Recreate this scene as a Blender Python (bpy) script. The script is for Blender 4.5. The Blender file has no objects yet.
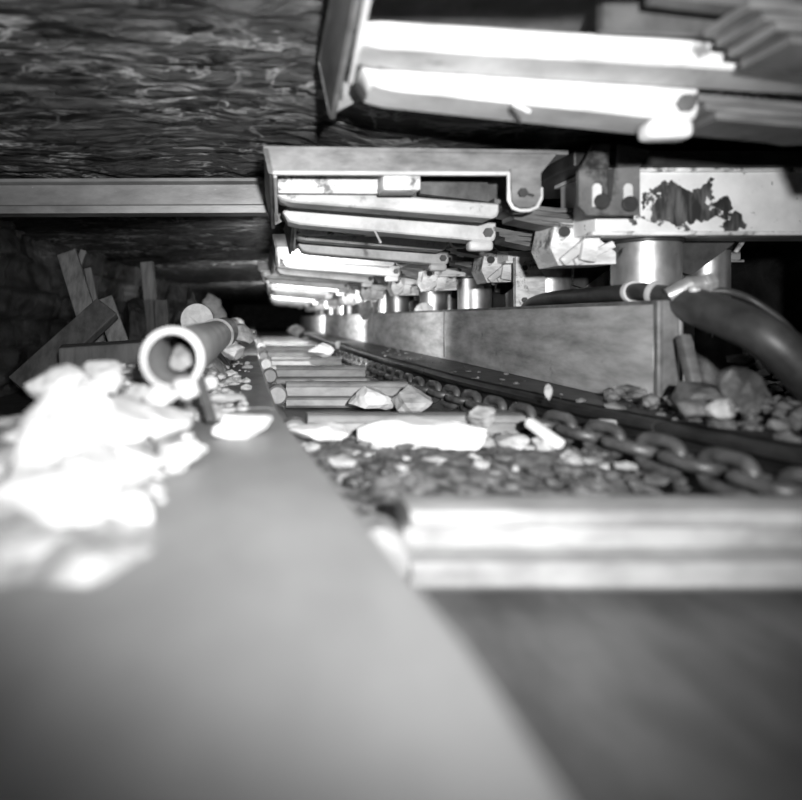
import bpy, bmesh, math, random
from mathutils import Vector, Matrix, noise

random.seed(7)
S = bpy.context.scene
COL = S.collection
F = 640.0           # focal length in pixels of the 802 x 800 frame
VU, VV = 268, 318   # where the face runs away to


def P(u, v, y):
    """a point of the place from where it shows and how far down the face it stands"""
    return Vector(((u - VU) / F * y, y, (VV - v) / F * y))


# ------------------------------------------------------------------ materials
def mat(name, lo, hi, scale=6.0, stretch=(1, 1, 1), rough=0.6, metal=0.0, bump=0.3, detail=8,
        p0=0.35, p1=0.65, bscale=None, bdist=0.01, rough2=None, spec=0.5, distort=0.0,
        chips=None, seed=0.0):
    m = bpy.data.materials.new(name)
    m.use_nodes = True
    nt = m.node_tree
    n, l = nt.nodes, nt.links
    b = n['Principled BSDF']
    tc = n.new('ShaderNodeTexCoord')
    mp = n.new('ShaderNodeMapping')
    mp.inputs['Scale'].default_value = stretch
    mp.inputs['Location'].default_value = (seed, seed * 1.7, seed * .6)
    l.new(tc.outputs['Object'], mp.inputs['Vector'])
    nz = n.new('ShaderNodeTexNoise')
    nz.inputs['Scale'].default_value = scale
    nz.inputs['Detail'].default_value = detail
    nz.inputs['Roughness'].default_value = .62
    nz.inputs['Distortion'].default_value = distort
    l.new(mp.outputs['Vector'], nz.inputs['Vector'])
    cr = n.new('ShaderNodeValToRGB')
    cr.color_ramp.elements[0].position = p0
    cr.color_ramp.elements[1].position = p1
    cr.color_ramp.elements[0].color = (lo, lo, lo, 1)
    cr.color_ramp.elements[1].color = (hi, hi, hi, 1)
    l.new(nz.outputs['Fac'], cr.inputs['Fac'])
    out = cr.outputs['Color']
    if chips:
        cs, c0, c1, cv = chips
        n2 = n.new('ShaderNodeTexNoise')
        n2.inputs['Scale'].default_value = cs
        n2.inputs['Detail'].default_value = 9
        n2.inputs['Roughness'].default_value = .7
        l.new(tc.outputs['Object'], n2.inputs['Vector'])
        r2 = n.new('ShaderNodeValToRGB')
        r2.color_ramp.elements[0].position = c0
        r2.color_ramp.elements[1].position = c1
        l.new(n2.outputs['Fac'], r2.inputs['Fac'])
        mx = n.new('ShaderNodeMixRGB')
        mx.inputs['Color2'].default_value = (cv, cv, cv, 1)
        l.new(r2.outputs['Color'], mx.inputs['Fac'])
        l.new(out, mx.inputs['Color1'])
        out = mx.outputs['Color']
    l.new(out, b.inputs['Base Color'])
    b.inputs['Roughness'].default_value = rough
    b.inputs['Metallic'].default_value = metal
    b.inputs['Specular IOR Level'].default_value = spec
    if rough2 is not None:
        mr = n.new('ShaderNodeMapRange')
        mr.inputs['From Min'].default_value = p0
        mr.inputs['From Max'].default_value = p1
        mr.inputs['To Min'].default_value = rough
        mr.inputs['To Max'].default_value = rough2
        l.new(nz.outputs['Fac'], mr.inputs['Value'])
        l.new(mr.outputs['Result'], b.inputs['Roughness'])
    if bump:
        bp = n.new('ShaderNodeBump')
        bp.inputs['Strength'].default_value = bump
        bp.inputs['Distance'].default_value = bdist
        if bscale:
            n3 = n.new('ShaderNodeTexNoise')
            n3.inputs['Scale'].default_value = bscale
            n3.inputs['Detail'].default_value = 8
            l.new(mp.outputs['Vector'], n3.inputs['Vector'])
            l.new(n3.outputs['Fac'], bp.inputs['Height'])
        else:
            l.new(nz.outputs['Fac'], bp.inputs['Height'])
        l.new(bp.outputs['Normal'], b.inputs['Normal'])
    return m


def scuffed(name):
    """pale paint with one big black scuffed patch and chipped upper edge (wear that belongs to the beam)"""
    m = mat(name, .62, .82, 7, (1, 1, 1), .5, 0, .15, chips=(22, .62, .66, .06))
    nt = m.node_tree
    n, l = nt.nodes, nt.links
    b = n['Principled BSDF']
    src = b.inputs['Base Color'].links[0].from_socket
    tc = n.new('ShaderNodeTexCoord')
    # object origin is the support's foot
    mp = n.new('ShaderNodeMapping')
    mp.inputs['Location'].default_value = (-(1.195 - 1.18) / .165, 0, -(.312 + .42) / .075)
    mp.inputs['Scale'].default_value = (1 / .165, 0, 1 / .075)
    l.new(tc.outputs['Object'], mp.inputs['Vector'])
    ln = n.new('ShaderNodeVectorMath'); ln.operation = 'LENGTH'
    l.new(mp.outputs['Vector'], ln.inputs[0])
    mp2 = n.new('ShaderNodeMapping')
    mp2.inputs['Rotation'].default_value = (0, math.radians(38), 0)
    mp2.inputs['Scale'].default_value = (55, 8, 12)
    l.new(tc.outputs['Object'], mp2.inputs['Vector'])
    nz = n.new('ShaderNodeTexNoise')
    nz.inputs['Scale'].default_value = 1.0
    nz.inputs['Detail'].default_value = 7
    nz.inputs['Distortion'].default_value = .6
    l.new(mp2.outputs['Vector'], nz.inputs['Vector'])
    nz2 = n.new('ShaderNodeTexNoise')
    nz2.inputs['Scale'].default_value = 17
    nz2.inputs['Detail'].default_value = 6
    l.new(tc.outputs['Object'], nz2.inputs['Vector'])
    ad = n.new('ShaderNodeMath'); ad.operation = 'MULTIPLY_ADD'
    l.new(nz2.outputs['Fac'], ad.inputs[0]); ad.inputs[1].default_value = 3.4
    l.new(ln.outputs['Value'], ad.inputs[2])
    lt = n.new('ShaderNodeMapRange')
    lt.inputs['From Min'].default_value = 2.42
    lt.inputs['From Max'].default_value = 2.52
    lt.inputs['To Min'].default_value = 1
    lt.inputs['To Max'].default_value = 0
    l.new(ad.outputs[0], lt.inputs['Value'])
    cr = n.new('ShaderNodeValToRGB')
    cr.color_ramp.elements[0].position = .42
    cr.color_ramp.elements[1].position = .72
    cr.color_ramp.elements[0].color = (.02, .02, .02, 1)
    cr.color_ramp.elements[1].color = (.12, .12, .12, 1)
    l.new(nz.outputs['Fac'], cr.inputs['Fac'])
    mx = n.new('ShaderNodeMixRGB')
    l.new(lt.outputs['Result'], mx.inputs['Fac'])
    l.new(src, mx.inputs['Color1'])
    l.new(cr.outputs['Color'], mx.inputs['Color2'])
    l.new(mx.outputs['Color'], b.inputs['Base Color'])
    return m


M = {}
M['roof'] = mat('roof_rock', .006, .075, 6.5, (.8, 3.4, 2), .36, 0, 1.0, 10, .4, .66, bdist=.03, distort=1.4, rough2=.6)
def painted_crests(m):  # pale wavy lines painted into the rock colour, imitating light on the crests
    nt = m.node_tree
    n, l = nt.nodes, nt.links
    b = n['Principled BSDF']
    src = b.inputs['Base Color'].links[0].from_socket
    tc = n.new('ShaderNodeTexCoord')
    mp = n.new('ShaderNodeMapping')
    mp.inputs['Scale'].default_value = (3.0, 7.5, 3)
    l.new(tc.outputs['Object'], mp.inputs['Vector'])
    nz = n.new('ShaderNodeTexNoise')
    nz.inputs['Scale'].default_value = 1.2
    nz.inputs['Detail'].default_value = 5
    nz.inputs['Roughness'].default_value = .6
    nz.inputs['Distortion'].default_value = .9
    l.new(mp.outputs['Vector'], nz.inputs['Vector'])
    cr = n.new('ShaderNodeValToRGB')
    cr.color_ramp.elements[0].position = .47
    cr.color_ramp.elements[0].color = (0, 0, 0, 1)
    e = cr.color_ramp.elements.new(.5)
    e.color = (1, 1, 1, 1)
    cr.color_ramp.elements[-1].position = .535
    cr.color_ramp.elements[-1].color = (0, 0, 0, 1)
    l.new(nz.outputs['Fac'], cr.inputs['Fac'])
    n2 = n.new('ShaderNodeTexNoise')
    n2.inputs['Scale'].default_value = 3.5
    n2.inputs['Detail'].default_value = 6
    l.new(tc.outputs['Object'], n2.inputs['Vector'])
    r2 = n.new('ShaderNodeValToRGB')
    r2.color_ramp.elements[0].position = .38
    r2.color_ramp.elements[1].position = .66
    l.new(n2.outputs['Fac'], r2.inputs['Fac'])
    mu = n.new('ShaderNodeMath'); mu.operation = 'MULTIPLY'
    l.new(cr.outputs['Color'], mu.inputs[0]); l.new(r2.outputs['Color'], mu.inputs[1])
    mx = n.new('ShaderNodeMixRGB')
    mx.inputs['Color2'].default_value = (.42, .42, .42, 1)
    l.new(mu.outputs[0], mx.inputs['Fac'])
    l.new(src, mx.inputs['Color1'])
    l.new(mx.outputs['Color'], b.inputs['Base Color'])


painted_crests(M['roof'])
M['coal_face'] = mat('coal_face', .012, .07, 7, (1, 1, 1), .5, 0, .9, 10, .35, .75, bdist=.03)
M['floor'] = mat('floor_coal', .012, .035, 9, (1, 1, 1), .8, 0, .8, 10, bdist=.02)
M['waste'] = mat('waste_rock', .015, .06, 5, (1, 1, 1), .8, 0, .8, 10, bdist=.03)
M['heap'] = mat('dusty_heap', .18, .55, 22, (1, 1, 1), .85, 0, .8, 10, .36, .66, bdist=.012)
M['dim_rock'] = mat('dim_rock', .07, .26, 16, (1, 1, 1), .85, 0, .6, 8, bdist=.008)
M['slack'] = mat('coal_slack', .05, .3, 26, (1, 1, 1), .75, 0, .8, 10, .4, .7, bdist=.012)
M['white'] = mat('white_paint', .44, .7, 9, (1, 1, 1), .45, 0, .12, chips=(15, .64, .69, .12))
M['bar_white'] = mat('chipped_white_paint', .36, .66, 8, (1, 1, 2), .5, 0, .2, chips=(13, .6, .66, .14))
M['white_worn'] = mat('worn_white_paint', .5, .86, 9, (1, 1, 3), .5, 0, .2, 9, .4, .6, chips=(13, .54, .62, .13))
M['grey_plate'] = mat('grey_plate_steel', .11, .25, 9, (1, 1, 2), .55, .2, .25, chips=(20, .66, .7, .05))
M['dark_steel'] = mat('dark_steel', .05, .13, 10, (1, 1, 1), .5, .3, .25)
M['block'] = mat('block_steel', .09, .2, 6, (1, 1, 1.5), .5, .2, .25, chips=(9, .5, .62, .03))
M['black_steel'] = mat('black_greasy_steel', .018, .05, 10, (1, 1, 1), .45, .2, .25)
M['spring'] = mat('spring_steel', .08, .2, 8, (1, 1, 9), .5, .4, .3)
M['leg'] = mat('polished_leg_steel', .4, .75, 9, (1, 1, .7), .3, .85, .12, 8, .3, .7, rough2=.55, chips=(12, .62, .68, .12))
M['spill'] = mat('scoured_plate_steel', .26, .68, 7, (1, .5, 2.2), .72, 0, .2, 10, .32, .68, chips=(9, .62, .8, .1))
M['spill_edge'] = mat('plate_edge_steel', .12, .3, 9, (1, 1, 1), .5, .3, .2)
M['pan'] = mat('pan_steel', .2, .42, 7, (1, .5, 1), .5, .3, .25, chips=(18, .6, .7, .09))
M['ramp'] = mat('ramp_plate_steel', .22, .34, 3, (1, .6, 1), .5, .2, .15)
M['deck'] = mat('deck_steel', .1, .24, 9, (1, .4, 1), .5, .3, .3)
M['flight'] = mat('flight_bar_steel', .2, .46, 9, (.5, 1, 1), .5, .15, .25, chips=(16, .64, .7, .15))
M['chain'] = mat('chain_steel', .07, .2, 18, (1, 1, 1), .45, .45, .35)
M['pale_rock'] = mat('pale_dusty_rock', .34, .66, 10, (1, 1, 1), .85, 0, .5, 8, bdist=.008)
M['white_rock'] = mat('white_stone', .72, .9, 10, (1, 1, 1), .85, 0, .5, 8, bdist=.008)
M['mid_rock'] = mat('grey_dusty_rock', .24, .58, 14, (1, 1, 1), .85, 0, .6, 8, bdist=.008)
M['dark_rock'] = mat('dark_coal_lump', .03, .15, 14, (1, 1, 1), .55, 0, .6, 8, bdist=.008)
M['pipe'] = mat('pipe_steel', .24, .42, 8, (1, 1, 1), .5, .25, .2, chips=(22, .64, .7, .08))
M['pipe_rim'] = mat('pipe_rim_steel', .2, .36, 12, (1, 1, 1), .5, .2, .1)
M['wood_end'] = mat('log_end_grain', .45, .68, 24, (1, 1, 1), .8, 0, .5)
M['wood'] = mat('mine_timber', .07, .17, 5, (6, 6, .7), .8, 0, .4)
M['wood_dark'] = mat('dark_mine_timber', .03, .075, 5, (4, 4, 1), .8, 0, .4)
M['channel'] = mat('roof_channel_steel', .13, .26, 8, (.4, 1, 1), .45, .35, .25, chips=(34, .68, .71, .5))
M['rubber'] = mat('hose_rubber', .025, .06, 14, (1, 1, 1), .45, 0, .15)
M['fitting'] = mat('fitting_steel', .3, .55, 14, (1, 1, 1), .4, .5, .15)
M['scuff'] = scuffed('scuffed_white_paint')


# ------------------------------------------------------------------ mesh helpers
class MB:
    def __init__(self):
        self.bm = bmesh.new()

    def box(self, c, s, rot=None, bev=.004, seg=2):
        r = bmesh.ops.create_cube(self.bm, size=1)
        vs = r['verts']
        R = (rot.to_matrix() if hasattr(rot, 'to_matrix') else Matrix.Identity(3)) if rot is not None else Matrix.Identity(3)
        for v in vs:
            v.co = Vector((v.co.x * s[0], v.co.y * s[1], v.co.z * s[2]))
        if bev:
            es = list({e for v in vs for e in v.link_edges})
            o = bmesh.ops.bevel(self.bm, geom=es, offset=min(bev, min(s) * .4), segments=seg, affect='EDGES', profile=.5)
            vs = list({v for f in o['faces'] for v in f.verts} | {v for v in vs if v.is_valid})
        for v in vs:
            v.co = R @ v.co + Vector(c)
        return self

    def bar(self, a, b, w, h, bev=.004, up=Vector((0, 0, 1))):
        """rectangular bar from a to b, w across, h along up"""
        a, b = Vector(a), Vector(b)
        d = b - a
        L = d.length
        x = d.normalized()
        z = (up - up.dot(x) * x).normalized()
        y = z.cross(x)
        R = Matrix((x, y, z)).transposed()
        return self.box((a + b) / 2, (L, w, h), R.to_quaternion(), bev)

    def prism(self, pts, ext):
        """closed polygon of 3-D points pushed along ext"""
        ext = Vector(ext)
        n = len(pts)
        A = [self.bm.verts.new(Vector(p)) for p in pts]
        B = [self.bm.verts.new(Vector(p) + ext) for p in pts]
        self.bm.faces.new(A)
        self.bm.faces.new(list(reversed(B)))
        for i in range(n):
            self.bm.faces.new((A[i], B[i], B[(i + 1) % n], A[(i + 1) % n]))
        return self

    def loft(self, rings, close=True, caps=True):
        R = [[self.bm.verts.new(Vector(p)) for p in r] for r in rings]
        n = len(R[0])
        for a, b in zip(R, R[1:]):
            for i in range(n if close else n - 1):
                j = (i + 1) % n
                self.bm.faces.new((a[i], a[j], b[j], b[i]))
        if caps and close:
            self.bm.faces.new(list(reversed(R[0])))
            self.bm.faces.new(R[-1])
        return self

    def tube(self, pts, r, n=16, closed=False, caps=True):
        pts = [Vector(p) for p in pts]
        k = len(pts)
        rad = r if isinstance(r, (list, tuple)) else [r] * k
        rings = []
        prev = None
        for i, p in enumerate(pts):
            if closed:
                t = (pts[(i + 1) % k] - pts[i - 1]).normalized()
            else:
                t = (pts[min(i + 1, k - 1)] - pts[max(i - 1, 0)]).normalized()
            if prev is None:
                a = Vector((0, 0, 1)) if abs(t.z) < .9 else Vector((1, 0, 0))
                u = t.cross(a).normalized()
            else:
                u = (prev - prev.dot(t) * t).normalized()
            prev = u
            w = t.cross(u)
            rings.append([p + rad[i] * (math.cos(2 * math.pi * q / n) * u + math.sin(2 * math.pi * q / n) * w) for q in range(n)])
        if closed:
            R = [[self.bm.verts.new(q) for q in rg] for rg in rings]
            for i in range(k):
                a, b = R[i], R[(i + 1) % k]
                for q in range(n):
                    self.bm.faces.new((a[q], a[(q + 1) % n], b[(q + 1) % n], b[q]))
            return self
        return self.loft(rings, True, caps)

    def cyl(self, a, b, r, n=32, bev=0):
        a, b = Vector(a), Vector(b)
        if bev:
            d = (b - a).normalized() * bev
            return self.tube([a, a + d, b - d, b], [r - bev, r, r, r - bev], n)
        return self.tube([a, b], r, n)

    def rock(self, c, s, seed, sub=3, cuts=9, rough=.12, rot=None):
        rnd = random.Random(seed)
        r = bmesh.ops.create_icosphere(self.bm, subdivisions=sub, radius=1)
        planes = []
        for _ in range(cuts):
            d = Vector((rnd.gauss(0, 1), rnd.gauss(0, 1), rnd.gauss(0, 1))).normalized()
            planes.append((d, rnd.uniform(.5, .85)))
        R = Matrix.Rotation(rnd.uniform(0, 6.28) if rot is None else rot, 3, 'Z')
        off = Vector((rnd.uniform(0, 50), rnd.uniform(0, 50), rnd.uniform(0, 50)))
        for v in r['verts']:
            p = v.co.copy()
            for d, h in planes:
                t = p.dot(d)
                if t > h:
                    p -= d * (t - h)
            p *= 1 + rough * noise.noise(p * 2.3 + off)
            p = R @ Vector((p.x * s[0], p.y * s[1], p.z * s[2]))
            v.co = p + Vector(c)
        return self

    def build(self, name, m, parent=None, smooth=False):
        bm = self.bm
        bmesh.ops.recalc_face_normals(bm, faces=bm.faces)
        me = bpy.data.meshes.new(name)
        o = bpy.data.objects.new(name, me)
        COL.objects.link(o)
        if parent is not None:
            q = parent
            off = Vector((0, 0, 0))
            while q is not None:
                off += q.location
                q = q.parent
            bmesh.ops.translate(bm, vec=-off, verts=bm.verts)
            o.parent = parent
        else:
            lo = Vector((min(v.co.x for v in bm.verts), min(v.co.y for v in bm.verts), min(v.co.z for v in bm.verts)))
            hi = Vector((max(v.co.x for v in bm.verts), max(v.co.y for v in bm.verts), max(v.co.z for v in bm.verts)))
            base = Vector(((lo.x + hi.x) / 2, (lo.y + hi.y) / 2, lo.z))
            bmesh.ops.translate(bm, vec=-base, verts=bm.verts)
            o.location = base
        bm.to_mesh(me)
        bm.free()
        me.materials.append(M[m])
        if smooth:
            for p in me.polygons:
                p.use_smooth = True
            if smooth != 'all':
                try:
                    me.set_sharp_from_angle(angle=math.radians(38))
                except Exception:
                    pass
        return o


def tag(o, label, cat, group=None, kind=None):
    o['label'] = label
    o['category'] = cat
    if group:
        o['group'] = group
    if kind:
        o['kind'] = kind
    return o


def thing(name, loc, label, cat, group=None):
    o = bpy.data.objects.new(name, None)
    o.empty_display_size = .1
    o.location = loc
    COL.objects.link(o)
    return tag(o, label, cat, group)


def structure(o):
    o['kind'] = 'structure'
    return o


def lerp_table(tab, y):
    if y <= tab[0][0]:
        return tab[0][1]
    for (a, va), (b, vb) in zip(tab, tab[1:]):
        if y <= b:
            t = (y - a) / (b - a)
            return va + (vb - va) * t
    return tab[-1][1]


XL_T = [(-.4, .16), (.4, .138), (.87, .086), (1.5, .025), (3, -.03), (6, -.11), (12, -.25), (26, -.5)]
XR_T = [(-.4, 1.06), (.6, 1.02), (1.26, .93), (1.77, .83), (2.56, .73), (5, .64), (11, .58), (26, .48)]
XP_T = [(0, 1.02), (3.5, 1.02), (5.5, .96), (8, .90), (12, .85), (26, .78)]


def XL(y): return lerp_table(XL_T, y)
def XR(y): return lerp_table(XR_T, y)
def XP(y): return lerp_table(XP_T, y)


def smooth01(a, b, x):
    t = max(0, min(1, (x - a) / (b - a)))
    return t * t * (3 - 2 * t)


# ------------------------------------------------------------------ the setting
def roof_z(x, y):
    z = .49 + .115 * (1 - smooth01(1.15, 2.0, y)) + .06 * (1 - smooth01(.05, .35, x))
    return z


def sheet(name, xs, ys, fz, m):
    b = MB()
    V = [[b.bm.verts.new(fz(x, y)) for x in xs] for y in ys]
    for i in range(len(ys) - 1):
        for j in range(len(xs) - 1):
            b.bm.faces.new((V[i][j], V[i][j + 1], V[i + 1][j + 1], V[i + 1][j]))
    return structure(b.build(name, m, None, 'all'))


def frange(a, b, n):
    return [a + (b - a) * i / (n - 1) for i in range(n)]


def roof_pt(x, y):
    # flaky strata: ridged folds running across the face
    q = Vector((x * 1.5, y * 6.5, 0))
    w = noise.noise(Vector((x * 1.6, y * 2.3, 3)))
    r = 0
    amp = .5
    fr = 1.0
    for k in range(4):
        v = 1 - abs(noise.noise(q * fr + Vector((w * 1.3, w * 2.6, k * 7.1)))) * 2
        r += amp * v * abs(v)
        amp *= .58
        fr *= 2.1
    big = noise.noise(Vector((x * 1.1, y * 2.2, 40)))
    g = max(0, r)
    return Vector((x, y, roof_z(x, y) + .018 - (.034 * g * (.75 + .6 * big) + .014 * big) * (.4 if (x > .15 and y > 1.2) else 1)))


ry = frange(-.5, 1.0, 10)[:-1] + frange(1.0, 3.2, 230)[:-1] + frange(3.2, 7, 130)[:-1] + frange(7, 28, 60)
rx = frange(-2.4, -1.2, 40)[:-1] + frange(-1.2, .5, 190)[:-1] + frange(.5, 3.4, 60)
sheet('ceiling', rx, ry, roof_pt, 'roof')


def face_pt(s, y):
    z = -.5 + s * 1.15
    a = noise.noise(Vector((y * 1.3, z * 2.4, 1.7))) * .16 + noise.noise(Vector((y * 3.6, z * 5, 9))) * .08
    c = noise.cell(Vector((y * 3.2 + z, z * 5.5, 4))) * .09 + noise.noise(Vector((y * 11, z * 13, 2))) * .03
    return Vector((-1.52 + a * .7 + c - .25 * (1 - smooth01(.5, 2.5, y)), y, z))


sheet('wall_left', frange(0, 1, 60), frange(-.5, 3, 60)[:-1] + frange(3, 9, 160)[:-1] + frange(9, 28, 90), face_pt, 'coal_face')


def waste_pt(s, y):
    z = -.5 + s * 1.15
    a = noise.noise(Vector((y * 1.3, z * 2.4, 21.7))) * .2 + noise.noise(Vector((y * 5, z * 6, 39))) * .1
    return Vector((2.75 + a, y, z))


sheet('wall_right', frange(0, 1, 30), frange(-.5, 28, 160), waste_pt, 'waste')
sheet('wall_back', frange(-2.4, 3.4, 20), frange(0, 1, 10),
      lambda x, s: Vector((x, 27.5 + .3 * noise.noise(Vector((x * 2, s * 3, 3))), -.5 + 1.15 * s)), 'waste')


def floor_pt(x, y):
    return Vector((x, y, -.425 + .02 * noise.noise(Vector((x * 3, y * 3, 5))) + .01 * noise.noise(Vector((x * 9, y * 9, 15))) - .012))


sheet('floor', frange(-2.4, 3.4, 90), frange(-.5, 4, 80)[:-1] + frange(4, 28, 120), floor_pt, 'floor')

# ------------------------------------------------------------------ conveyor pans
PANB = [-.3, 1.47, 2.97, 4.47, 5.97, 7.47, 8.97, 10.47, 11.97, 13.47, 14.97, 16.47, 17.97]
PAN_LABEL = [
    'broad worn conveyor pan closest to the lens, its grey side plate filling the bottom',
    'conveyor pan under the two pale angular rocks beside the spill plate',
    'conveyor pan under the rounded grey rock, two bare flight bars across it']
LEFT = [(-.012, -.222), (-.004, -.225), (.002, -.231), (.004, -.243), (-.002, -.25), (-.03, -.262), (-.036, -.285),
        (-.03, -.305), (.02, -.334), (.06, -.35), (.075, -.362), (-.13, -.362), (-.13, -.222)]
RIGHT = [(.012, -.236), (.002, -.24), (-.004, -.246), (-.004, -.258), (.002, -.264), (.03, -.274), (.036, -.29),
         (.03, -.308), (-.02, -.336), (-.06, -.352), (-.075, -.362), (.05, -.362), (.05, -.236)]
for k, (a, b) in enumerate(zip(PANB, PANB[1:])):
    if k < 3:
        lab = PAN_LABEL[k]
    else:
        lab = 'conveyor pan far down the face, %s one beyond the rounded grey rock' % (
            ['first', 'second', 'third', 'fourth', 'fifth', 'sixth', 'seventh', 'eighth', 'ninth'][k - 3])
    ys = frange(a + .004, b - .004, 6)
    root = thing('conveyor_pan', ((XL(a) + XR(a)) / 2, (a + b) / 2, -.4), lab, 'conveyor pan', 'armoured conveyor pans')
    MB().loft([[(XL(y) + p, y, z) for p, z in LEFT] for y in ys]).build('face_side_section', 'pan', root, True)
    MB().loft([[(XR(y) + p, y, z) for p, z in RIGHT] for y in ys]).build('waste_side_section', 'black_steel' if k < 9 else 'pan', root, True)
    MB().loft([[(XL(y) + .03, y, -.36), (XR(y) - .03, y, -.36), (XR(y) - .03, y, -.372), (XL(y) + .03, y, -.372)] for y in ys]).build('deck_plate', 'deck', root)
    # ramp plate on the coal side, leaning away towards the face
    w = .36 if k == 0 else (.26 if k == 1 else .2)
    rings = []
    for y in ys:
        x = XL(y)
        rings.append([(x - .118, y, -.2215), (x - .012, y, -.2215), (x - .012, y, -.2095), (x - .03, y, -.2065), (x - .118, y, -.2065),
                      (x - w, y, -.2265), (x - w, y, -.24)])
    MB().loft(rings).build('ramp_plate', 'ramp' if k == 0 else 'deck', root, True)
    # ledge that carries the spill plate
    rings = [[(XR(y) + .03, y, -.236), (XP(y) + .07, y, -.236), (XP(y) + .07, y, -.25), (XR(y) + .03, y, -.25)] for y in ys]
    MB().loft(rings).build('ledge_plate', 'dark_steel', root)

# ------------------------------------------------------------------ flights
FL_PROF = [(.0, -.345), (-.012, -.335), (-.012, -.314), (-.006, -.307), (.034, -.302), (.034, -.268), (-.004, -.263), (-.006, -.252),
           (.0, -.246), (.03, -.243), (.075, -.247), (.085, -.26), (.085, -.345)]
FL_Y = [.80, 1.66, 2.52, 3.36, 4.2, 5.1, 6.0, 6.9, 7.8, 8.7]
FL_LABEL = [
    'bright blurred steel flight bar across the conveyor in the foreground',
    'steel flight bar partly buried behind the big white slab of rock',
    'bare steel flight bar just behind the two pale angular rocks',
    'steel flight bar across the conveyor, second one behind the two pale angular rocks',
    'steel flight bar crossing the conveyor just behind the rounded grey rock',
    'steel flight bar, second one behind the rounded grey rock',
    'steel flight bar, third one behind the rounded grey rock',
    'thin looking distant flight bar, fourth one behind the rounded grey rock',
    'thin looking distant flight bar, fifth one behind the rounded grey rock',
    'most distant visible flight bar on the conveyor']
for y, lab in zip(FL_Y, FL_LABEL):
    x0, x1 = XL(y) + .014, XR(y) - .185
    root = thing('flight_bar', ((x0 + x1) / 2, y + .04, -.36), lab, 'flight bar', 'flight bars across the conveyor')
    sk = .0
    MB().loft([[(x, y + dy, z + (.004 if y < 1 else -.008)) for dy, z in FL_PROF] for x in (x0 + .07, x1)]).build('crossbar', 'flight', root, True)
    e = MB()
    e.cyl((x0 + .036, y - .002, -.305), (x0 + .036, y + .075, -.305), .04, 24, .008)
    e.build('end_shoe', 'pan', root, True)

# ------------------------------------------------------------------ chain
chain = thing('haulage_chain', (XR(1.4) - .13, 1.4, -.36), 'heavy dark steel link chain running along the conveyor below the spill plate', 'chain')


def link_mesh(c, fwd, up, pitch=.08, d=.026):
    side = fwd.cross(up).normalized()
    hw = .029
    hl = pitch / 2 + d / 2
    pts = []
    for q in range(9):
        a = -math.pi / 2 + math.pi * q / 8
        pts.append(c + fwd * (hl - hw + math.cos(a) * hw) + side * math.sin(a) * hw)
    for q in range(9):
        a = math.pi / 2 + math.pi * q / 8
        pts.append(c + fwd * (-(hl - hw) + math.cos(a) * hw) + side * math.sin(a) * hw)
    return MB().tube(pts, d / 2, 10, closed=True)


y = .98
for i in range(56):
    x = XR(y) - .13
    fwd = (Vector((XR(y + .05) - .13, y + .05, 0)) - Vector((x, y, 0))).normalized()
    a = math.radians(8 if i % 2 else 98)
    up = Vector((0, 0, 1))
    s0 = fwd.cross(up)
    upd = up * math.cos(a) + s0 * math.sin(a)
    link_mesh(Vector((x, y, -.276)), fwd, upd).build('link', 'chain', chain, 'all')
    y += .08 * fwd.y

# ------------------------------------------------------------------ spill plates
SPB = [1.68, 3.66, 5.75, 7.9, 10.0, 12.1, 14.2, 16.3]
SPL = ['tall steel spill plate with the open end beside the thick hose',
       'steel spill plate second from the hose end, below the two bright legs',
       'third steel spill plate from the hose end, with a pale rock on its foot',
       'fourth steel spill plate from the hose end, seen narrow',
       'fifth steel spill plate from the hose end, far down the face',
       'sixth steel spill plate from the hose end, far down the face',
       'farthest visible spill plate at the end of the row']
for k, (a, b) in enumerate(zip(SPB, SPB[1:])):
    a += .006
    root = thing('spill_plate', (XP(a), (a + b) / 2, -.236), SPL[k], 'spill plate', 'spill plates along the conveyor')
    ys = frange(a, b, 10)

    def px(y):
        return XP(y)
    MB().loft([[(px(y), y, -.234), (px(y) - .006, y, -.1), (px(y), y, .036), (px(y) + .012, y, .036), (px(y) + .006, y, -.1), (px(y) + .012, y, -.234)] for y in ys]).build('panel', 'spill', root, True)
    MB().loft([[(px(y) - .003, y, .036), (px(y) - .003, y, .047), (px(y) + .05, y, .047), (px(y) + .05, y, .036)] for y in ys]).build('top_flange', 'spill_edge', root)
    if k == 0:
        e = MB()
        e.bar((1.024, 1.68, -.23), (1.024, 1.68, .047), .022, .016, .005, Vector((1, 0, 0)))
        e.bar((1.05, 1.684, -.23), (1.05, 1.684, .047), .012, .06, .003, Vector((1, 0, 0)))
        e.bar((1.078, 1.68, -.23), (1.078, 1.68, .045), .024, .012, .005, Vector((1, 0, 0)))
        e.build('end_flange', 'spill_edge', root, True)
    else:
        MB().bar((px(a) - .003, a + .008, -.225), (px(a) - .003, a + .008, .04), .014, .008, .002, Vector((1, 0, 0))).build('joint_strip', 'spill_edge', root)

# ------------------------------------------------------------------ powered roof supports
def bar_tapered(x0, z0, x1, z1, y, h, w, tip, o):
    """cantilever bar with a pointed tip: bottom edge from (x0,z0) to (x1,z1)"""
    d = (z1 - z0) / (x1 - x0)
    prof = [(x0, z0 + h * .55), (x0 + tip * .35, z0 + .003), (x0 + tip, z0 + tip * d - .001)]
    prof += [(x1 - .02, z1), (x1 - .006, z1 + .006), (x1, z1 + .02), (x1, z1 + h)]
    prof += [(x0 + tip, z0 + h + tip * d), (x0 + tip * .3, z0 + h * .9)]
    rings = []
    for yy, ins in ((y, .005), (y + .006, 0), (y + w - .006, 0), (y + w, .005)):
        cx = sum(p[0] for p in prof) / len(prof)
        rings.append([(px + (ins if px < cx else -ins), yy, pz + (ins if q < 1e9 and pz < z0 + (px - x0) * d + h * .5 else -ins)) for q, (px, pz) in enumerate(prof)])
    return MB().loft([[Vector(p) + o for p in r] for r in rings])


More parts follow.
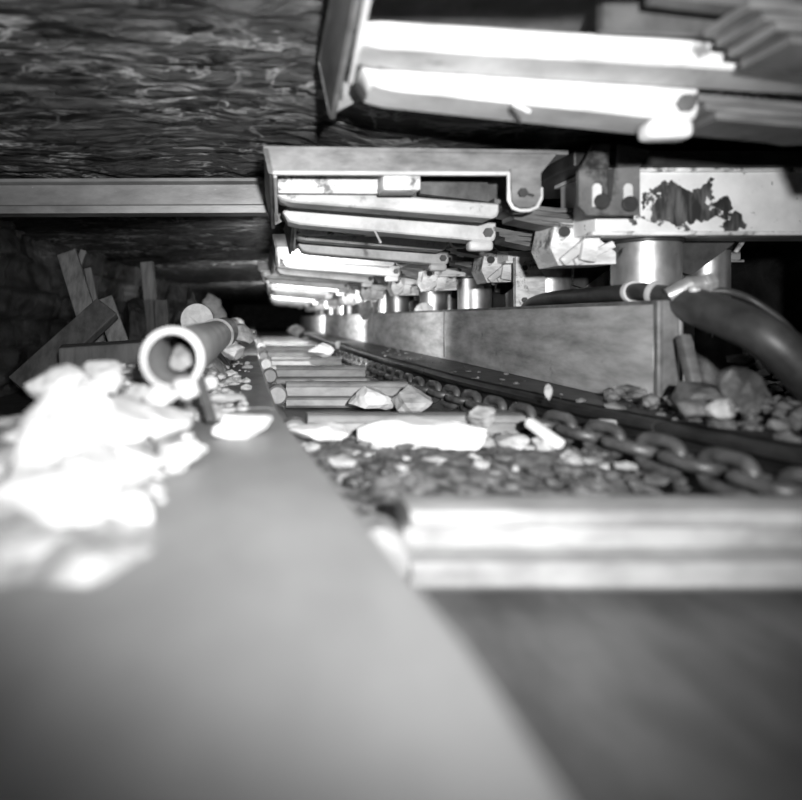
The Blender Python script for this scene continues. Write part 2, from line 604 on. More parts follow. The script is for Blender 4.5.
def make_support(label, Y=2.0, dx=0.0, dz=0.0, uy=0.0, uz=0.0, xend=0.0, ux=None):
    root = thing('roof_support', (1.18 + dx, Y, -.42), label, 'roof support', 'powered roof supports')
    o = Vector((dx, Y - 2.0, dz))

    def V(x, y, z): return Vector((x, y, z)) + o
    # canopy plate with its flanges
    p = MB()
    t = .012
    p.prism([V(-.012, 1.77, .464), V(.83, 1.77, .452), V(.83, 2.44, .452), V(-.012, 2.44, .464)], (0, 0, t))
    p.prism([V(-.012, 1.77, .464), V(.8, 1.77, .456), V(.755, 1.77, .4), V(.002, 1.77, .402)], (0, .01, 0))
    p.prism([V(-.012, 2.43, .464), V(.83, 2.43, .456), V(.83, 2.43, .385), V(.09, 2.43, .385), V(.012, 2.43, .345)], (0, .01, 0))
    p.prism([V(-.012, 1.77, .47), V(-.012, 2.44, .47), V(.014, 2.44, .34), V(.004, 1.77, .4)], (.012, 0, 0))
    p.build('canopy_plate', 'grey_plate', root)
    r = MB()
    r.bar(V(.012, 1.776, .402), V(.68, 1.776, .4), .016, .011, .003)
    r.bar(V(.02, 1.785, .398), V(.03, 2.2, .335), .01, .012, .003)
    r.bar(V(.672, 1.776, .405), V(.672, 1.776, .322), .016, .012, .003, Vector((1, 0, 0)))
    r.build('rim_strip', 'white', root)
    # inner panels
    p = MB()
    p.prism([V(.03, 1.9, .455), V(.34, 1.9, .452), V(.34, 1.9, .37), V(.03, 1.9, .372)], (0, .02, 0))
    p.build('web_plate', 'white_worn', root)
    p = MB()
    p.box(V(.375, 1.835, .393), (.105, .09, .07), None, .006)
    p.build('stop_block', 'white_worn', root, True)
    p = MB()
    p.prism([V(.43, 2.06, .455), V(.8, 2.06, .452), V(.8, 2.06, .36), V(.43, 2.06, .37)], (0, .02, 0))
    p.prism([V(.47, 1.98, .425), V(.68, 1.98, .42), V(.68, 1.98, .36), V(.47, 1.98, .385)], (0, .03, 0))
    p.build('slide_panel', 'dark_steel', root)
    # the two cantilever bars
    b = bar_tapered(.022, .358 + uz, +.705 + (xend if ux is None else ux), .304 + uz, 1.95 + uy, .045, .1, .05, o)
    b.build('cantilever_bar', 'bar_white', root, True)
    b = bar_tapered(.05, .328, .785 + xend, .262, 2.2, .066, .11, .06, o)
    lb = b.build('cantilever_bar', 'white', root, True)
    n = MB()
    n.cyl(V(.755 + xend, 2.203, .293), V(.755 + xend, 2.187, .293), .017, 6)
    n.build('bolt', 'dark_steel', lb)
    s = MB()
    s.box(V(.735 + xend, 2.225, .25), (.085, .05, .036), None, .012, 3)
    s.build('packing_block', 'white', root, True)
    # hanger bracket
    h = MB()
    h.prism([V(.667, 1.772, .41), V(.75, 1.772, .41), V(.75, 1.772, .335), V(.738, 1.772, .312), V(.72, 1.772, .304), V(.69, 1.772, .304), V(.672, 1.772, .315)], (0, -.014, 0))
    hb = h.build('hanger_bracket', 'grey_plate', root)
    h = MB()
    pts = [(.664, .4), (.664, .325), (.676, .304), (.695, .297), (.72, .297), (.742, .306), (.754, .33), (.754, .36)]
    h.tube([V(x, 1.766, z) for x, z in pts], .005, 8)
    h.build('lip', 'white', hb, True)
    h = MB()
    h.cyl(V(.697, 1.76, .343), V(.697, 1.745, .343), .013, 6)
    h.bar(V(.697, 1.752, .343), V(.728, 1.752, .335), .006, .006, .001)
    h.build('bolt', 'black_steel', hb)
    # leaf springs
    q = MB()
    for i in range(4):
        pts0 = [(.69 + xend, .352), (.78, .333), (.88, .322), (1.0, .322)]
        zz = -.017 * i
        rings = []
        for x, z in pts0:
            x2 = x + .02 * i if x < .9 else x - .012 * i
            rings.append([V(x2, 1.95, z + zz), V(x2, 1.95, z + zz + .013), V(x2, 2.05, z + zz + .013), V(x2, 2.05, z + zz)])
        q.loft(rings)
    q.build('leaf_spring', 'spring', root)
    q = MB()
    for i in range(3):
        pts0 = [(.775 + xend, .3), (.85, .284), (.95, .278), (1.08, .284)]
        zz = -.018 * i
        rings = []
        for x, z in pts0:
            x2 = x + .02 * i if x < .9 else x - .015 * i
            rings.append([V(x2, 2.2, z + zz), V(x2, 2.2, z + zz + .014), V(x2, 2.3, z + zz + .014), V(x2, 2.3, z + zz)])
        q.loft(rings)
    q.build('leaf_spring', 'spring', root)
    # end block
    e = MB()
    e.prism([V(.826, 1.7, .392), V(.988, 1.7, .402), V(.988, 1.7, .274), V(.848, 1.7, .274), V(.826, 1.7, .298)], (0, .016, 0))
    e.prism([V(.826, 1.7, .392), V(.905, 1.7, .398), V(.925, 1.73, .47), V(.88, 1.73, .47)], (0, .012, 0))
    e.prism([V(.93, 1.7, .398), V(.988, 1.7, .402), V(1.05, 1.76, .46), V(.95, 1.73, .47)], (0, .012, 0))
    eb = e.build('end_block', 'block', root)
    for x in (.872, .955):
        e = MB()
        n = 10
        pts = []
        for i in range(n):
            a = math.pi * i / (n - 1)
            pts.append(V(x + .012 * math.cos(a), 1.699, .345 + .012 * math.sin(a)))
        pts += [V(x - .012, 1.699, .295), V(x + .012, 1.699, .295)]
        e.prism(pts, (0, -.003, 0))
        e.build('slot', 'white', eb)
    for x, z in ((.884, .308), (.958, .302)):
        MB().cyl(V(x, 1.7, z), V(x, 1.688, z), .021, 20, .003).build('pin', 'black_steel', eb, True)
    e = MB()
    e.prism([V(.9, 1.699, .395), V(.918, 1.699, .397), V(.915, 1.699, .36), V(.91, 1.699, .31), V(.902, 1.699, .31)], (0, -.004, 0))
    e.build('dark_v_gap', 'black_steel', eb)  # black sliver laid on the face for the shade of the V gap
    # main canopy beam
    c = MB()
    c.box(V(1.43, 1.93, .331), (1.0, .22, .175), None, .008)
    c.build('canopy_beam', 'scuff', root, True)
    c = MB()
    c.box(V(1.43, 1.935, .42), (1.02, .25, .012), None, .003)
    c.box(V(1.43, 1.83, .241), (1.02, .03, .012), None, .003)
    c.build('beam_flange', 'white_worn', root, True)
    c = MB()
    c.box(V(1.43, 2.05, .449), (1.14, .5, .044), None, .006)
    c.build('roof_plate', 'black_steel', root)
    # hinge block under the springs
    g = MB()
    g.prism([V(.86, 1.95, .215), V(.875, 1.95, .29), V(.935, 1.95, .29), V(.975, 1.95, .268), V(1.06, 1.95, .2), V(1.06, 1.95, .165), V(.885, 1.95, .16)], (0, .14, 0))
    gb = g.build('hinge_block', 'white_worn', root)
    g = MB()
    g.cyl(V(.9, 1.95, .262), V(.9, 1.938, .262), .016, 18)
    g.build('pin', 'black_steel', gb, True)
    g = MB()
    g.bar(V(.89, 1.94, .168), V(1.0, 1.94, .26), .02, .028, .006)
    g.bar(V(.93, 1.945, .168), V(1.05, 1.945, .225), .02, .024, .006)
    g.bar(V(.98, 1.93, .29), V(.96, 1.93, .17), .03, .05, .006, Vector((1, 0, 0)))
    g.build('toggle', 'white_worn', gb, True)
    # legs
    for (lx, ly) in ((1.18, 2.0), (1.85, 2.0), (1.52, 2.22)):
        rr = .097 if ly == 2.0 else .07
        L = MB()
        L.cyl(V(lx, ly, -.05), V(lx, ly, .236), rr, 48)
        lg = L.build('leg', 'leg', root, True)
        L = MB()
        L.cyl(V(lx, ly, .23), V(lx, ly, .2455), rr + .008, 40, .003)
        L.build('collar', 'black_steel', lg, True)
        L = MB()
        L.tube([V(lx, ly, -.32), V(lx, ly, .02), V(lx, ly, .042), V(lx, ly, .048)], [rr + .03, rr + .03, rr + .022, rr + .006], 40)
        L.build('cylinder', 'white_worn' if lx == 1.18 else 'dark_steel', lg, True)
    L = MB()
    L.box((1.5 + dx, Y + .08, -.375), (.9, .5, .12), None, .015)
    L.build('base', 'dark_steel', root)
    w = MB()
    w.prism([V(1.35, 2.1, .26), V(1.56, 2.1, .285), V(1.53, 2.1, .245), V(1.39, 2.1, .14), V(1.345, 2.1, .155)], (0, .03, 0))
    wp = w.build('gusset_plate', 'dark_steel', root)
    w = MB()
    w.bar(V(1.57, 2.095, .275), V(1.53, 2.095, .215), .012, .012, .004)
    w.build('edge_strip', 'white_worn', wp)
    return root


near = make_support('nearest roof support, its white bars crossing the top right corner', 1.0, .125, .108, .14, .0, -.1, .2)
A = make_support('roof support with the black scuffed beam on the thick polished leg', 2.0)


def copy_tree(o, parent=None):
    c = o.copy()
    COL.objects.link(c)
    if parent is not None:
        c.parent = parent
    for ch in list(o.children):
        copy_tree(ch, c)
    return c


far = [
    (2.92, .10, 0, 'roof support in shade directly beyond the scuffed beam support'),
    (3.78, .045, 0, 'roof support on the wide bright leg left of the upright guard plate'),
    (4.65, .02, 1, 'roof support on the bright leg second left of the guard plate'),
    (5.5, -.06, -1, 'roof support on the bright leg with the broad pale foot'),
    (6.4, .02, 1, 'distant roof support just beyond the leg with the broad pale foot'),
    (7.3, -.02, 0, 'distant roof support second beyond the leg with the pale foot'),
    (8.2, .05, 1, 'distant roof support third beyond the leg with the pale foot'),
    (9.1, -.02, -1, 'distant roof support fourth beyond the leg with the pale foot'),
    (10.1, .05, 1, 'distant roof support fifth beyond the leg with the pale foot'),
    (11.1, .1, 0, 'distant roof support sixth beyond the leg with the pale foot'),
    (12.2, .04, 1, 'distant roof support seventh beyond the leg with the pale foot'),
    (13.4, .1, -1, 'distant roof support eighth beyond the leg with the pale foot'),
    (14.7, .06, 1, 'roof support second from the far end of the row'),
    (16.2, .08, 0, 'most distant roof support at the far end of the row'),
]
for Y, dx, rz, lab in far:
    c = copy_tree(A)
    c.location = (1.18 + dx, Y, -.42)
    c.rotation_euler = (0, math.radians(random.uniform(-.7, .7)), math.radians(1.8 * rz))
    c['label'] = lab

g = thing('guard_plate', P(531, 400, 2.68), 'pale upright guard plate with a cut corner standing behind the spill plate', 'guard plate')
g.location.z = -.42
b = MB()
q = [P(516, 257, 2.68), P(530, 257, 2.68), P(545, 276, 2.68), P(546, 330, 2.68), P(516, 330, 2.68)]
q[3].z = q[4].z = -.42
b.prism(q, (0, .03, 0))
b.build('plate', 'white_worn', g)
b = MB()
for u, v in ((524, 268), (524, 300)):
    c = P(u, v, 2.68)
    b.cyl(c, c + Vector((0, -.012, 0)), .012, 6)
b.build('bolt', 'dark_steel', g)

# ------------------------------------------------------------------ roof channel on the coal side
prof = [(2.47, .404), (2.47, .432), (2.478, .438), (2.50, .442), (2.50, .518), (2.478, .522), (2.47, .526), (2.47, .538), (2.56, .538), (2.56, .404)]
b = MB().loft([[(x, yy, z + (.0035 * (x + .9))) for yy, z in prof] for x in (-1.32, -.9, -.4, 0, .22)])
rc = b.build('roof_beam', 'channel', None)
tag(rc, 'long grey steel channel beam under the rock roof at left', 'roof beam')

# ------------------------------------------------------------------ coal-side heap, ramp rubble
def heap_pt(x, y):
    edge = XL(y) - .1
    up = smooth01(-.95, -.5, x)
    near_h = -.2 * up - .42 * (1 - up)
    h = near_h
    h += .075 * smooth01(1.0, 2.2, y) * smooth01(-.6, -.35, x) * (1 - smooth01(-.22, edge, x))
    h -= .05 * smooth01(edge - .2, edge, x)
    h -= .2 * smooth01(5, 9, y)
    h -= .22 * (1 - smooth01(.25, .6, y))
    if y > 1.25:
        h -= .17 * smooth01(1.25, 1.6, y) * (1 - smooth01(-.52, -.4, x))
    h += .03 * noise.noise(Vector((x * 6, y * 5, 3))) + .018 * noise.noise(Vector((x * 17, y * 15, 8))) + .008 * noise.noise(Vector((x * 45, y * 40, 8)))
    return Vector((x, y, h))


b = MB()
xs = frange(-1.15, .02, 90)
ys = frange(.3, 2, 110)[:-1] + frange(2, 9, 120)
W = [[b.bm.verts.new(heap_pt(min(x, XL(y) - .14), y)) for x in xs] for y in ys]
for i in range(len(ys) - 1):
    for j in range(len(xs) - 1):
        b.bm.faces.new((W[i][j], W[i][j + 1], W[i + 1][j + 1], W[i + 1][j]))
o = b.build('coal_slack', 'heap', None, 'all')
tag(o, 'bed of pale dusted coal slack banked along the left of the conveyor', 'coal slack', None, 'stuff')

# lumps: (u, v, depth, half sizes, material, seed, label)
LUMPS = [
    # bright heap at the left
    (118, 424, .98, (.085, .07, .05), 'pale_rock', 1, 'big white rock lump on the heap right below the open pipe end'),
    (66, 425, .80, (.06, .06, .06), 'pale_rock', 2, 'large white rock lump against the left edge of the heap'),
    (160, 424, 1.0, (.05, .055, .042), 'pale_rock', 3, 'white rock lump at the right end of the heap, beside the ramp plate'),
    (100, 478, .78, (.07, .07, .05), 'pale_rock', 4, 'rounded white rock lump low in the middle of the heap'),
    (48, 520, .66, (.075, .075, .055), 'pale_rock', 5, 'blurred white rock lump lowest on the left heap'),
    (60, 382, 1.16, (.065, .06, .04), 'mid_rock', 6, 'grey dusty lump on the far left top of the heap'),
    (102, 378, 1.2, (.06, .06, .034), 'mid_rock', 7, 'grey dusty lump at the back of the heap left of the pipe'),
    (140, 397, 1.16, (.045, .05, .03), 'mid_rock', 8, 'grey lump just below the left rim of the pipe'),
    (186, 389, 1.08, (.03, .03, .022), 'mid_rock', 35, 'grey lump touching the lower right rim of the open pipe'),
    (160, 393, 1.06, (.035, .03, .02), 'mid_rock', 36, 'grey lump directly under the open pipe end'),
    (183, 452, .93, (.035, .04, .028), 'pale_rock', 9, 'small white lump where the heap meets the blurred ramp plate'),
    (132, 462, .88, (.04, .05, .034), 'pale_rock', 31, 'pale lump wedged between the bigger white rocks of the heap'),
    (40, 460, .78, (.05, .06, .05), 'pale_rock', 32, 'white lump cut by the left picture edge, above the lowest one'),
    (242, 425, 1.12, (.065, .04, .026), 'white_rock', 10, 'flat white rock lying at the edge of the ramp plate'),
    (209, 383, 1.5, (.022, .022, .02), 'pale_rock', 11, 'small white chip beside the pipe on the ramp plate'),
    (226, 398, 1.42, (.04, .045, .014), 'mid_rock', 12, 'flat grey flake on the ramp plate beside the pipe'),
    (232, 352, 2.2, (.05, .05, .03), 'pale_rock', 13, 'pale rock on the ramp plate near the pipe joint'),
    (240, 335, 2.9, (.06, .08, .05), 'mid_rock', 14, 'pile topping grey rock behind the pipe joint'),
    (62, 562, .60, (.07, .07, .04), 'pale_rock', 33, 'blurred white lump at the bottom of the heap, against the ramp plate'),
    (120, 512, .70, (.05, .06, .035), 'pale_rock', 34, 'blurred white lump low on the heap towards the ramp plate'),
    # on the conveyor
    (430, 436, 1.5, (.168, .11, .05), 'white_rock', 15, 'largest blown out white slab of rock on the conveyor'),
    (318, 431, 1.5, (.085, .05, .026), 'white_rock', 16, 'white wedge shaped rock beside the largest white slab'),
    (371, 398, 2.3, (.088, .07, .06), 'white_rock', 17, 'pale angular block, left one of the pair on the flight bar'),
    (410, 400, 2.22, (.088, .07, .06), 'pale_rock', 18, 'pale angular block, right one of the pair on the flight bar'),
    (320, 350, 4.05, (.085, .09, .05), 'mid_rock', 19, 'rounded grey rock lying alone on the conveyor pan'),
    (338, 345, 5.3, (.03, .03, .034), 'white_rock', 20, 'small pale rock leaning on the foot of the spill plate'),
    (482, 416, 1.62, (.045, .04, .03), 'mid_rock', 21, 'grey lump on top right of the largest white slab'),
    (600, 425, 1.55, (.04, .04, .024), 'mid_rock', 22, 'small grey lump beside the first chain links'),
    (296, 331, 9.5, (.16, .16, .1), 'pale_rock', 23, 'distant pale rock at the far end of the conveyor'),
    (436, 468, 1.34, (.05, .035, .022), 'pale_rock', 37, 'pale flat lump just in front of the middle of the largest white slab'),
    (470, 462, 1.38, (.035, .03, .02), 'mid_rock', 38, 'grey lump in front of the right half of the largest white slab'),
    (512, 440, 1.5, (.045, .04, .025), 'mid_rock', 39, 'grey lump between the largest white slab and the white splinter'),
    (350, 458, 1.4, (.03, .03, .016), 'mid_rock', 40, 'small grey flake in front of the white wedge shaped rock'),
    # behind the plate
    (424, 311, 4.35, (.07, .06, .08), 'white_rock', 24, 'white rock resting between two polished legs behind the spill plate'),
    (366, 310, 6.0, (.08, .06, .1), 'mid_rock', 25, 'grey rock left of the leg with the broad pale foot'),
    # right-hand rubble
    (740, 390, 1.42, (.04, .05, .06), 'dark_rock', 26, 'big dark grey rock at the right under the hose'),
    (700, 396, 1.5, (.075, .07, .05), 'dark_rock', 27, 'dark rock lump just right of the spill plate end'),
    (722, 408, 1.36, (.034, .05, .026), 'mid_rock', 28, 'pale lump in front of the big dark grey rock at right'),
    (690, 409, 1.4, (.05, .04, .022), 'dim_rock', 29, 'flat grey lump below the dark rock beside the plate end'),
    (548, 392, 1.7, (.012, .012, .022), 'pale_rock', 30, 'small upright chip on the foot of the nearest spill plate'),
]
for u, v, d, s, m, sd, lab in LUMPS:
    c = P(u, v, d)
    b = MB()
    b.rock(c, s, sd * 13 + 1, 3, 10, .16, rot=0 if s[0] > s[1] * 1.4 else None)
    nm = 'coal_lump' if m == 'dark_rock' and sd != 26 else 'rock_lump'
    o = b.build(nm, m, None, False if m != 'pale_rock' or d > 1.2 else True)
    tag(o, lab, 'rock' if nm == 'rock_lump' else 'coal lump', 'loose lumps')

# white splinter
s = P(528, 421, 1.5); e = P(562, 446, 1.42)
o = MB().bar(s, e, .026, .024, .007).build('splinter', 'white_rock', None, True)
tag(o, 'straight white splinter lying among the rubble near the chain', 'splinter')


def crumbs(name, n, fn, m, label, smin, smax, seed):
    rnd = random.Random(seed)
    b = MB()
    for i in range(n):
        p = fn(rnd)
        k = rnd.uniform(smin, smax)
        s = (k * rnd.uniform(.7, 1.5), k * rnd.uniform(.7, 1.3), k * rnd.uniform(.4, .8))
        b.rock(p, s, seed * 1000 + i, 1, 3, .2)
    o = b.build(name, m, None, False)
    return tag(o, label, 'rubble', None, 'stuff')


def on_deck(y0, y1, z, fx=1.0):
    def f(r):
        y = r.uniform(y0, y1)
        x = r.uniform(XL(y) + .06, XL(y) + .06 + fx * (XR(y) - XL(y) - .22))
        return Vector((x, y, z + r.uniform(-.012, .016)))
    return f


# fines lying on the pan between the two nearest flights
def bed_pt(x, y):
    t = smooth01(1.0, 1.3, y) * (1 - smooth01(1.62, 1.7, y)) 
    return Vector((x, y, -.364 + .065 * t + .014 * noise.noise(Vector((x * 9, y * 9, 2))) + .008 * noise.noise(Vector((x * 30, y * 30, 2)))))


b = MB()
ys = frange(.98, 1.7, 70)
W = []
for y in ys:
    x0, x1 = XL(y) + .03, XR(y) - .2
    W.append([b.bm.verts.new(bed_pt(x, y)) for x in frange(x0, x1, 70)])
for i in range(len(ys) - 1):
    for j in range(69):
        b.bm.faces.new((W[i][j], W[i][j + 1], W[i + 1][j + 1], W[i + 1][j]))
o = b.build('coal_fines', 'slack', None, 'all')
tag(o, 'layer of dark coal fines around the largest white slab', 'coal fines', None, 'stuff')
crumbs('coal_crumbs', 260, on_deck(1.16, 1.66, -.306), 'dark_rock', 'dark coal crumbs scattered around the largest white slab', .006, .022, 3)
crumbs('rock_crumbs', 55, on_deck(1.2, 1.64, -.3, .9), 'mid_rock', 'pale rock crumbs scattered around the largest white slab', .005, .026, 4)
crumbs('conveyor_crumbs', 120, on_deck(2.7, 7, -.35), 'mid_rock', 'small rubble scattered down the distant conveyor pans', .006, .028, 5)


def on_ledge(r):
    y = r.uniform(1.35, 5)
    return Vector((r.uniform(XR(y) + .03, XP(y) - .01), y, -.232))


crumbs('ledge_crumbs', 60, on_ledge, 'dim_rock', 'small chips lying along the foot of the spill plates', .003, .013, 6)


def on_ramp(r):
    y = r.uniform(1.28, 3.6)
    return Vector((XL(y) - r.uniform(.05, .2) - .05 * r.random(), y, -.205))


crumbs('ramp_crumbs', 130, on_ramp, 'mid_rock', 'pale crumbs on the ramp plates between pipe and conveyor', .004, .022, 7)


def on_heap(r):
    y = r.uniform(.75, 2.2)
    x = r.uniform(-.42, -.12)
    p = heap_pt(x, y)
    return p + Vector((0, 0, .006))


crumbs('heap_crumbs', 200, on_heap, 'mid_rock', 'grey crumbs over the heap around the open pipe end', .006, .022, 8)


def right_rubble(r):
    y = r.uniform(1.2, 1.75)
    return Vector((r.uniform(XR(y) + .06, 1.35), y, r.uniform(-.24, -.19)))


crumbs('waste_rubble', 170, right_rubble, 'dim_rock', 'mixed rubble in front of the open end of the spill plate', .008, .032, 9)
crumbs('goaf_rubble', 160, lambda r: Vector((r.uniform(1.35, 2.6), r.uniform(1.5, 4), r.uniform(-.42, -.1))), 'dark_rock',
       'dark rubble in the black waste behind the thick hose', .02, .07, 10)

# ------------------------------------------------------------------ pipe, log
p0, p1 = P(172, 359, 1.1), P(237, 325, 4.4)
pr = thing('steel_pipe', (p0.x, p0.y, p0.z - .055), 'open ended steel pipe lying on the heap at left, pointing at the lens', 'pipe')
ax = (p1 - p0).normalized()


def pipe_body(a, b, ro, ri, n=40):
    m = MB()
    t = (b - a).normalized()
    u = t.cross(Vector((0, 0, 1))).normalized()
    w = t.cross(u)
    rings = []
    for c, r in ((a, ro), (b, ro), (b, ri), (a, ri)):
        rings.append([c + r * (math.cos(6.2831853 * q / n) * u + math.sin(6.2831853 * q / n) * w) for q in range(n)])
    R = [[m.bm.verts.new(x) for x in rg] for rg in rings]
    for i in range(4):
        A_, B_ = R[i], R[(i + 1) % 4]
        for q in range(n):
            m.bm.faces.new((A_[q], A_[(q + 1) % n], B_[(q + 1) % n], B_[q]))
    return m


pipe_body(p0 + ax * .012, p1, .053, .044).build('barrel', 'pipe', pr, True)
pipe_body(p0, p0 + ax * .014, .0555, .0435).build('rim', 'pipe_rim', pr, True)
j0 = p0 + ax * 1.15
pipe_body(j0, j0 + ax * .5, .062, .05).build('joint_sleeve', 'grey_plate', pr, True)
b = MB()
c = p0 + ax * .12 + Vector((.05, 0, 0))
b.bar(c + Vector((-.03, .05, -.02)), c + Vector((.012, -.02, -.125)), .02, .012, .003)
b.build('stay', 'dark_steel', pr)
b = MB().rock(p0 + ax * .16 + Vector((0, 0, -.012)), (.032, .05, .028), 77, 3, 8, .2)
o = b.build('rock_lump', 'dim_rock', None)
tag(o, 'grey lump lodged inside the open pipe end', 'rock', 'loose lumps')

c = P(197, 320, 2.9)
lg = thing('timber_log', (c.x, c.y, c.z - .077), 'round timber log with a pale cut end lying behind the pipe', 'log')
b = MB()
rings = []
for t, r in ((0, .074), (.006, .077), (.3, .079), (.7, .08), (1.0, .078)):
    rings.append([c + Vector((-.12 * t, t * 1.1, .0)) + Vector((math.cos(a) * r * (1 + .03 * math.sin(3 * a)), 0, math.sin(a) * r)) for a in [6.2831853 * q / 36 for q in range(36)]])
b.loft(rings)
b.build('trunk', 'wood', lg, True)
b = MB()
b.tube([c + Vector((0, -.004, 0)), c + Vector((0, .003, 0))], [.0735, .0755], 36)
ce = b.build('cut_end', 'wood_end', lg)
b = MB()
b.bar(c + Vector((-.03, -.006, .015)), c + Vector((.01, -.006, -.022)), .004, .006, .001)
b.bar(c + Vector((.006, -.006, -.022)), c + Vector((.024, -.006, -.014)), .004, .006, .001)
b.build('chalk_mark', 'pale_rock', ce)

# ------------------------------------------------------------------ timber on the coal side
def plank(a, b_, w, t, m, name, label, cat):
    a, b_ = Vector(a), Vector(b_)
    o = MB().bar(a, b_, t, w, .006, Vector((1, 0, .0))).build(name, m, None)
    return tag(o, label, cat)


def slanted(u0, v0, u1, v1, d0, d1, w, t, m, name, label, cat):
    return plank(P(u0, v0, d0), P(u1, v1, d1), w, t, m, name, label, cat)


slanted(67, 253, 96, 345, 3.35, 3.2, .1, .04, 'wood', 'timber_plank', 'wide grey plank leaning against the coal face at far left', 'plank')
slanted(84, 250, 78, 268, 3.5, 3.5, .035, .03, 'wood', 'timber_wedge', 'short pale wedge under the roof beside the leaning plank', 'wedge')
slanted(88, 268, 112, 394, 3.5, 3.45, .04, .03, 'wood', 'timber_lath', 'thin grey lath on the coal face right of the wide plank', 'lath')
slanted(20, 388, 108, 308, 2.7, 2.9, .13, .05, 'wood_dark', 'timber_plank', 'dark plank propped up towards the foot of the wide leaning plank', 'plank')
slanted(104, 300, 120, 345, 3.1, 3.0, .09, .05, 'wood', 'timber_offcut', 'stubby timber offcut at the lower end of the dark plank', 'offcut')
slanted(147, 262, 156, 350, 5.2, 5.2, .1, .09, 'wood', 'timber_prop', 'upright timber prop with a pale head in front of the coal face', 'prop')
slanted(161, 300, 163, 345, 4.9, 4.9, .1, .06, 'wood_dark', 'timber_block', 'dark timber block standing right of the upright prop', 'block')
o = MB().bar(P(60, 362, 2.4), P(200, 352, 2.55), .3, .12, .01).build('timber_sleeper', 'wood_dark', None)
tag(o, 'long dark timber lying behind the heap, left of the pipe', 'timber')
for u, v, d, s, sd, lab in [(135, 300, 5.6, .14, 61, 'dark coal block at the foot of the face left of the upright prop'),
                            (178, 292, 6.2, .17, 62, 'dark coal block at the face right of the upright prop'),
                            (210, 303, 6.6, .17, 63, 'dark coal block at the face above the round log'),
                            (192, 300, 5.4, .1, 64, 'small dark coal block just behind the log end')]:
    c = P(u, v, d)
    c.z = -.42 + (c.z + .5) / 2
    b = MB().rock(c, (s * 1.1, s, c.z + .46), sd, 3, 10, .2)
    o = b.build('coal_block', 'coal_face', None)
    tag(o, lab, 'coal block', 'coal blocks at the face')

# ------------------------------------------------------------------ hoses at the right
def spline(pts, n=12):
    out = []
    P_ = [pts[0]] + list(pts) + [pts[-1]]
    for i in range(1, len(P_) - 2):
        p0, p1, p2, p3 = P_[i - 1], P_[i], P_[i + 1], P_[i + 2]
        for k in range(n):
            t = k / n
            out.append(.5 * ((2 * p1) + (p2 - p0) * t + (2 * p0 - 5 * p1 + 4 * p2 - p3) * t * t + (3 * p1 - p0 - 3 * p2 + p3) * t ** 3))
    out.append(pts[-1])
    return out


hp = [Vector((1.10, 2.8, -.02)), Vector((1.07, 2.62, .05)), Vector((1.055, 2.4, .073)), Vector((1.055, 2.1, .075)), Vector((1.055, 1.9, .075)), Vector((1.06, 1.79, .073)), P(674, 299, 1.72), P(700, 308, 1.62), P(732, 320, 1.53), P(775, 344, 1.45), P(830, 400, 1.42)]
h = thing('thick_hose', hp[4], 'thick black rubber hose lying over the top of the spill plate', 'hose')
pts = spline(hp)
k = len(pts)
MB().tube(pts, [.025 + .023 * smooth01(.5, .72, i / k) for i in range(k)], 20).build('tube', 'rubber', h, 'all')
for uu in (630, 651):
    i = min(range(k - 3), key=lambda q_: abs(VU + F * pts[q_].x / pts[q_].y - uu))
    MB().tube([pts[i], pts[i + 1], pts[i + 2]], [.031, .033, .031], 24).build('collar', 'white', h, True)
fp = [P(668, 296, 1.68), P(690, 286, 1.66), P(708, 283, 1.66)]
f = thing('hose_fitting', fp[0], 'knobbly steel hose fitting on top of the thick hose', 'fitting')
MB().tube(fp, [.02, .026, .018], 16).build('body', 'fitting', f, True)
MB().cyl(P(704, 284, 1.65), P(713, 282, 1.65), .027, 6, .004).build('nut', 'fitting', f, True)
MB().cyl(P(694, 292, 1.62), P(694, 287, 1.62), .014, 12, .003).build('plug', 'white_worn', f, True)
hp = [P(712, 291, 1.64), P(730, 292, 1.62), P(755, 302, 1.58), P(790, 330, 1.55), P(830, 390, 1.5)]
t = MB().tube(spline(hp), .009, 12).build('thin_hose', 'rubber', None, 'all')
tag(t, 'thin hose curving above the thick black hose at right', 'hose')
hp = [P(750, 345, 1.9), P(752, 360, 1.9), P(744, 376, 1.88), P(730, 385, 1.85)]
o = MB().bar(P(683, 336, 1.62), P(694, 384, 1.56), .03, .028, .006, Vector((1, 0, 0))).build('steel_strip', 'grey_plate', None, True)
tag(o, 'steel strip leaning right of the spill plate end', 'strip')
for u0, v0, u1, v1, d, lab in [(714, 326, 712, 338, 2.0, 'short bright wire end hanging in the dark below the thick hose'),
                               (748, 346, 747, 364, 1.9, 'longer bright wire end hanging at the right edge below the hose')]:
    o = MB().bar(P(u0, v0, d), P(u1, v1, d), .004, .004, .001).build('wire_end', 'white', None)
    tag(o, lab, 'wire')

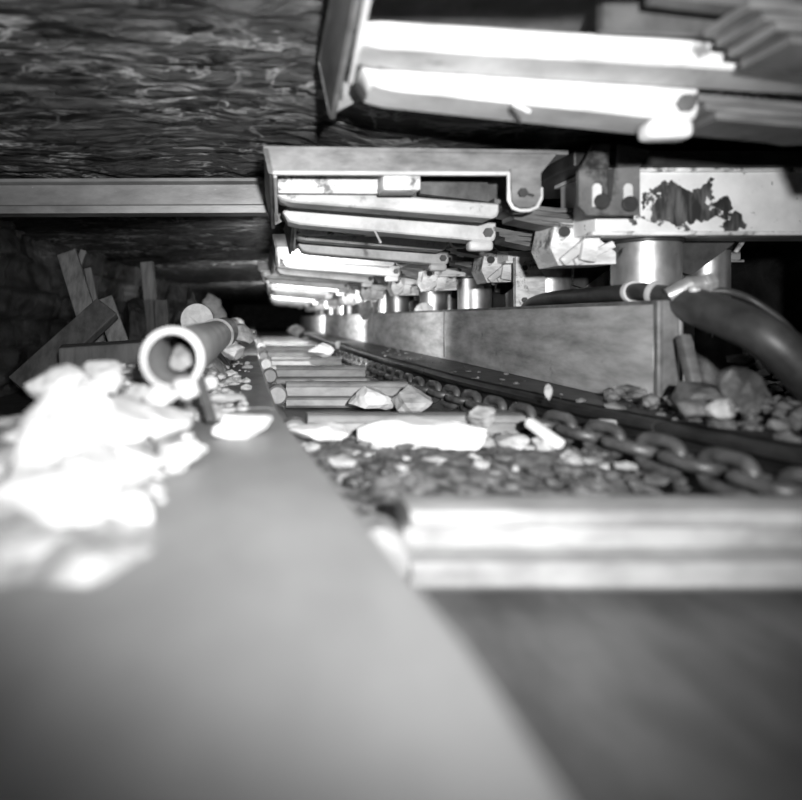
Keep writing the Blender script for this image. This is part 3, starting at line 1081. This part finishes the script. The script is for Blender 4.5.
# straws hanging from the bars
for a, b_, lab in [(P(375, 231, 2.18), P(381, 243, 2.16), 'pale splinter hanging under the lower white bar of the scuffed beam support'),
                   (P(513, 104, 1.18), P(530, 112, 1.17), 'pale splinter hanging under the nearest white bar')]:
    o = MB().bar(a, b_, .006, .006, .001).build('splinter', 'pale_rock', None)
    tag(o, lab, 'splinter')

# ------------------------------------------------------------------ light: hand flash by the camera, flash bulbs hidden behind the supports
def spot(name, loc, to, power, deg, blend, r):
    d = bpy.data.lights.new(name, 'SPOT')
    d.energy = power
    d.spot_size = math.radians(deg)
    d.spot_blend = blend
    d.shadow_soft_size = r
    o = bpy.data.objects.new(name, d)
    COL.objects.link(o)
    o.location = loc
    o.rotation_euler = (Vector(to) - Vector(loc)).to_track_quat('-Z', 'Y').to_euler()
    return o


spot('hand_flash', (.12, -.27, .13), (.17, 1.5, .35), 300, 88, 1.0, .03)
spot('flash_bulb', (.16, 3.37, .07), (.5, 6.0, .02), 44, 150, .6, .04)
spot('flash_bulb', (.16, 5.9, .08), (.4, 10, .02), 120, 150, .5, .04)
spot('flash_bulb', (.2, 9.6, .1), (.4, 15, .02), 190, 150, .5, .04)

w = bpy.data.worlds.new('World')
S.world = w
w.use_nodes = True
bg = w.node_tree.nodes['Background']
bg.inputs[0].default_value = (1, 1, 1, 1)
bg.inputs[1].default_value = 0.0

# ------------------------------------------------------------------ camera
cam = bpy.data.cameras.new('camera')
co = bpy.data.objects.new('camera', cam)
COL.objects.link(co)
co.location = (0, 0, 0)
co.rotation_euler = (math.radians(90), 0, 0)
cam.sensor_width = 36
cam.lens = 36 * F / 802
cam.shift_x = (401 - VU) / 802
cam.shift_y = -(400 - VV) / 802
cam.clip_start = .02
cam.dof.use_dof = True
cam.dof.focus_distance = 2.7
cam.dof.aperture_fstop = cam.lens / 23.0
cam.dof.aperture_blades = 5
S.camera = co
S.view_settings.view_transform = 'Standard'
S.view_settings.look = 'None'
S.view_settings.gamma = 1
S.view_settings.use_curve_mapping = False
S.view_settings.exposure = 0.22
